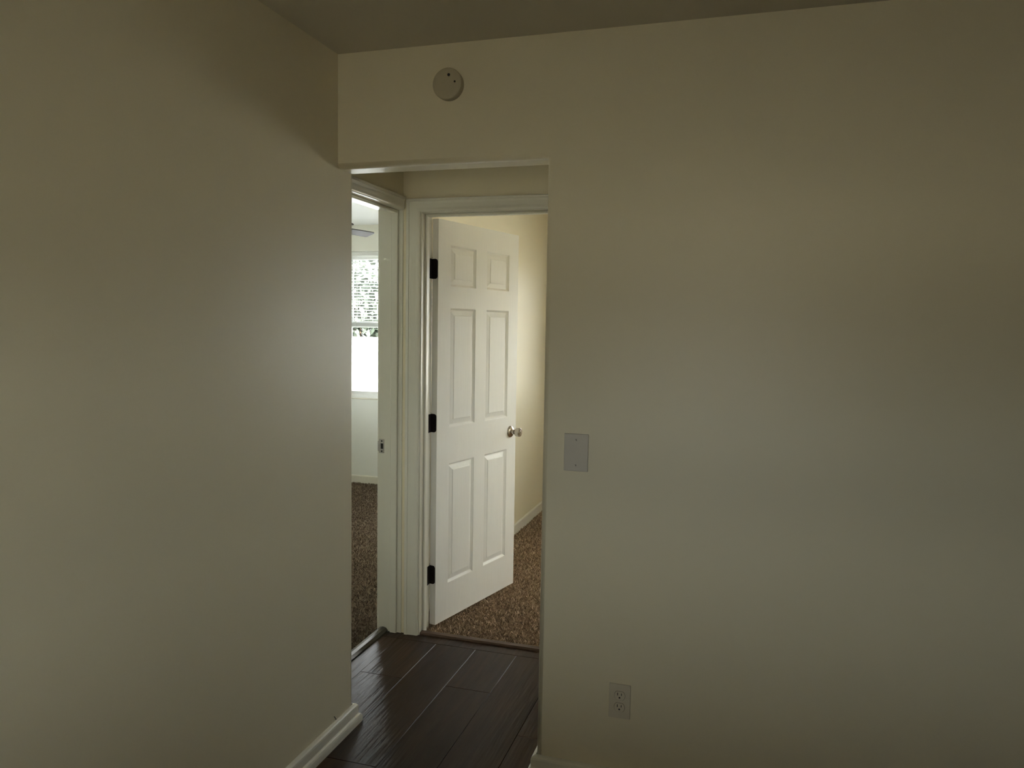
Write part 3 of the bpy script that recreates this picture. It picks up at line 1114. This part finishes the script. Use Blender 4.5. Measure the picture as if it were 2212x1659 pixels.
for b in range(5):
    arm = empty('blade_arm', (0, 0, FZ - H), PHI + b * 2 * PI / 5, parent=cf)
    ir = box('blade_iron', 0.08, 0.215, -0.016, 0.016, -0.009, -0.003, M['fanmetal'], arm, 0.002, 1)
    bl = link_mesh('fan_blade', bv, bf, M['fan'], arm)
    bl.rotation_euler = (math.radians(-11), math.radians(4.5), 0)

# ================================================================== SMOKE DETECTOR
sd = tag(empty('smoke_detector', (0.414, 0.0, 2.304)), 'round beige smoke detector on wall above the hallway opening', 'smoke detector')
smooth_by_angle(link_bm('mounting_base', lathe_bm(bmesh.new(), [(0.050, 0.0), (0.050, -0.010), (0.0485, -0.0115)], 48, 'y'), M['smoke'], sd))
smooth_by_angle(link_bm('cover', lathe_bm(bmesh.new(), [(0.0485, -0.0105), (0.0508, -0.013), (0.0508, -0.023), (0.0500, -0.0255), (0.0480, -0.0272), (0.035, -0.0280), (0.0, -0.0286)], 48, 'y'),
                        M['smoke'], sd), 40)
link_bm('test_button', lathe_bm(bmesh.new(), [(0.0046, -0.0270), (0.0046, -0.0294), (0.0026, -0.0298)], 16, 'y', (0.0072, 0, 0.0262)), M['hole'], sd)
link_bm('indicator_light', lathe_bm(bmesh.new(), [(0.0033, -0.0270), (0.0033, -0.0292), (0.0018, -0.0295)], 16, 'y', (0.0282, 0, 0.0035)), M['hole'], sd)

# ================================================================== BLANK WALL PLATE
bp_ = tag(empty('blank_wall_plate', (0.867, 0.0, 1.113)), 'blank grey-white wall plate with two screws beside the opening', 'wall plate')
box('plate', -0.0397, 0.0397, -0.0062, 0.0, -0.061, 0.061, M['plate'], bp_, 0.0022, 3)
for z in (0.0415, -0.0415):
    sc = link_bm('screw', lathe_bm(bmesh.new(), [(0.0036, -0.0055), (0.0036, -0.0068), (0.0026, -0.0073)], 16, 'y', (0.0, 0, z)), M['plate'], bp_)
    ss = box('screw_slot', -0.0030, 0.0030, -0.0076, -0.0070, z - 0.0007, z + 0.0007, M['hole'], sc)
    for vtx in ss.data.vertices:
        vtx.co = Matrix.Rotation(math.radians(65), 4, 'Y') @ (vtx.co - Vector((0, 0, z))) + Vector((0, 0, z))

# ================================================================== WALL OUTLET
wo = tag(empty('wall_outlet', (1.030, 0.0, 0.306)), 'ivory duplex power outlet low on the wall near the floor', 'outlet')
box('plate', -0.035, 0.035, -0.0058, 0.0, -0.0572, 0.0572, M['outlet'], wo, 0.0022, 3)
for zc in (0.0195, -0.0195):
    R_, cut = 0.0172, 0.0142
    pts = []
    for i in range(40):
        a = 2 * PI * i / 40
        x, z = R_ * math.cos(a), R_ * math.sin(a)
        pts.append((x, max(-cut, min(cut, z))))
    n = len(pts)
    vv = [(x, -0.0050, z) for x, z in pts] + [(x, -0.0072, z) for x, z in pts] + [(x * 0.96, -0.0078, z * 0.96) for x, z in pts]
    ff = [tuple(range(n)), tuple(range(2 * n, 3 * n))]
    for q_ in range(2):
        ff += [(q_ * n + i, q_ * n + (i + 1) % n, (q_ + 1) * n + (i + 1) % n, (q_ + 1) * n + i) for i in range(n)]
    rc_ = link_mesh('receptacle', vv, ff, M['outlet'], wo)
    rc_.location = (0, 0, zc)
    # dark ring gap around the receptacle
    rg = [(x * 1.05, -0.0057, z * 1.06) for x, z in pts] + [(x * 1.05, -0.0060, z * 1.06) for x, z in pts]
    link_mesh('gap', rg, [tuple(range(n)), tuple(range(n, 2 * n))] + [(i, (i + 1) % n, n + (i + 1) % n, n + i) for i in range(n)], M['stem'], rc_)
    box('slot', -0.0078, -0.0052, -0.0081, -0.0070, 0.0008, 0.0096, M['hole'], rc_)
    box('slot', 0.0052, 0.0074, -0.0081, -0.0070, 0.0014, 0.0088, M['hole'], rc_)
    link_bm('ground_hole', lathe_bm(bmesh.new(), [(0.0029, -0.0070), (0.0029, -0.0081)], 14, 'y', (0, 0, -0.0062)), M['hole'], rc_)
link_bm('screw', lathe_bm(bmesh.new(), [(0.0030, -0.0050), (0.0030, -0.0064), (0.0020, -0.0068)], 14, 'y'), M['outlet'], wo)

# ================================================================== OUTSIDE
tag(box('ground', -45, 45, -45, 60, -0.40, -0.20, M['lawn']), 'dry gravel yard around the house', kind='structure')
tag(box('patio', -9, 2.2, 4.45, 8.6, -0.20, -0.15, M['ground']), 'pale sunlit concrete outside the bedroom window', kind='structure')
tag(box('wall_garden', -9, 6, 8.6, 8.8, -0.15, 1.30, M['stucco']), 'white sunlit garden wall outside the bedroom window', kind='structure')


def shrub(cx, cy, h, w, label, seed, flowers=0.0):
    r = np.random.default_rng(seed)
    root = tag(empty('garden_shrub', (cx, cy, -0.15)), label, 'shrub', 'shrubs behind the garden wall')

    def leaves(nm, n, size, mat, lo):
        th = r.uniform(0, 2 * PI, n)
        ph = np.arccos(r.uniform(-1, 1, n))
        rad = r.uniform(lo, 1.0, n) ** 0.5
        lump = 1 + 0.22 * np.sin(3 * th + seed) * np.sin(4 * ph)
        c = np.column_stack([w * rad * lump * np.sin(ph) * np.cos(th), w * 0.8 * rad * lump * np.sin(ph) * np.sin(th),
                             h * 0.56 + h * 0.44 * rad * lump * np.cos(ph)])
        a = r.normal(size=(n, 3)); a /= np.linalg.norm(a, axis=1)[:, None]
        b = np.cross(a, r.normal(size=(n, 3))); b /= np.linalg.norm(b, axis=1)[:, None]
        s = size * r.uniform(0.7, 1.3, n)[:, None]
        V = np.stack([c - a * s, c + b * s * 0.5, c + a * s, c - b * s * 0.5], axis=1).reshape(-1, 3)
        idx = np.arange(n) * 4
        F = np.stack([idx, idx + 1, idx + 2, idx + 3], axis=1)
        me = bpy.data.meshes.new(nm)
        me.from_pydata(V.tolist(), [], F.tolist())
        me.materials.append(mat)
        o = bpy.data.objects.new(nm, me)
        COL.objects.link(o)
        o.parent = root
        o['kind'] = 'stuff'
    leaves('foliage', 3500, 0.075, M['leaf'], 0.15)
    if flowers:
        leaves('blossom', int(500 * flowers), 0.055, M['flower'], 0.75)
    bm = bmesh.new()
    for i in range(4):
        a = i * 1.6 + seed
        lathe_bm(bm, [(0.035, 0.0), (0.025, h * 0.35), (0.012, h * 0.7)], 8, 'z', (0.08 * math.cos(a), 0.08 * math.sin(a), 0))
    link_bm('stem', bm, M['stem'], root)


shrub(-3.1, 10.1, 3.1, 0.95, 'tall green shrub with pink-red blossom behind the garden wall', 3, 1.0)
shrub(-5.35, 10.0, 2.9, 0.9, 'dense plain green shrub behind the garden wall', 5, 0.0)
shrub(-0.85, 10.1, 2.6, 0.9, 'lower green shrub with a few red blossoms behind the garden wall', 9, 0.3)
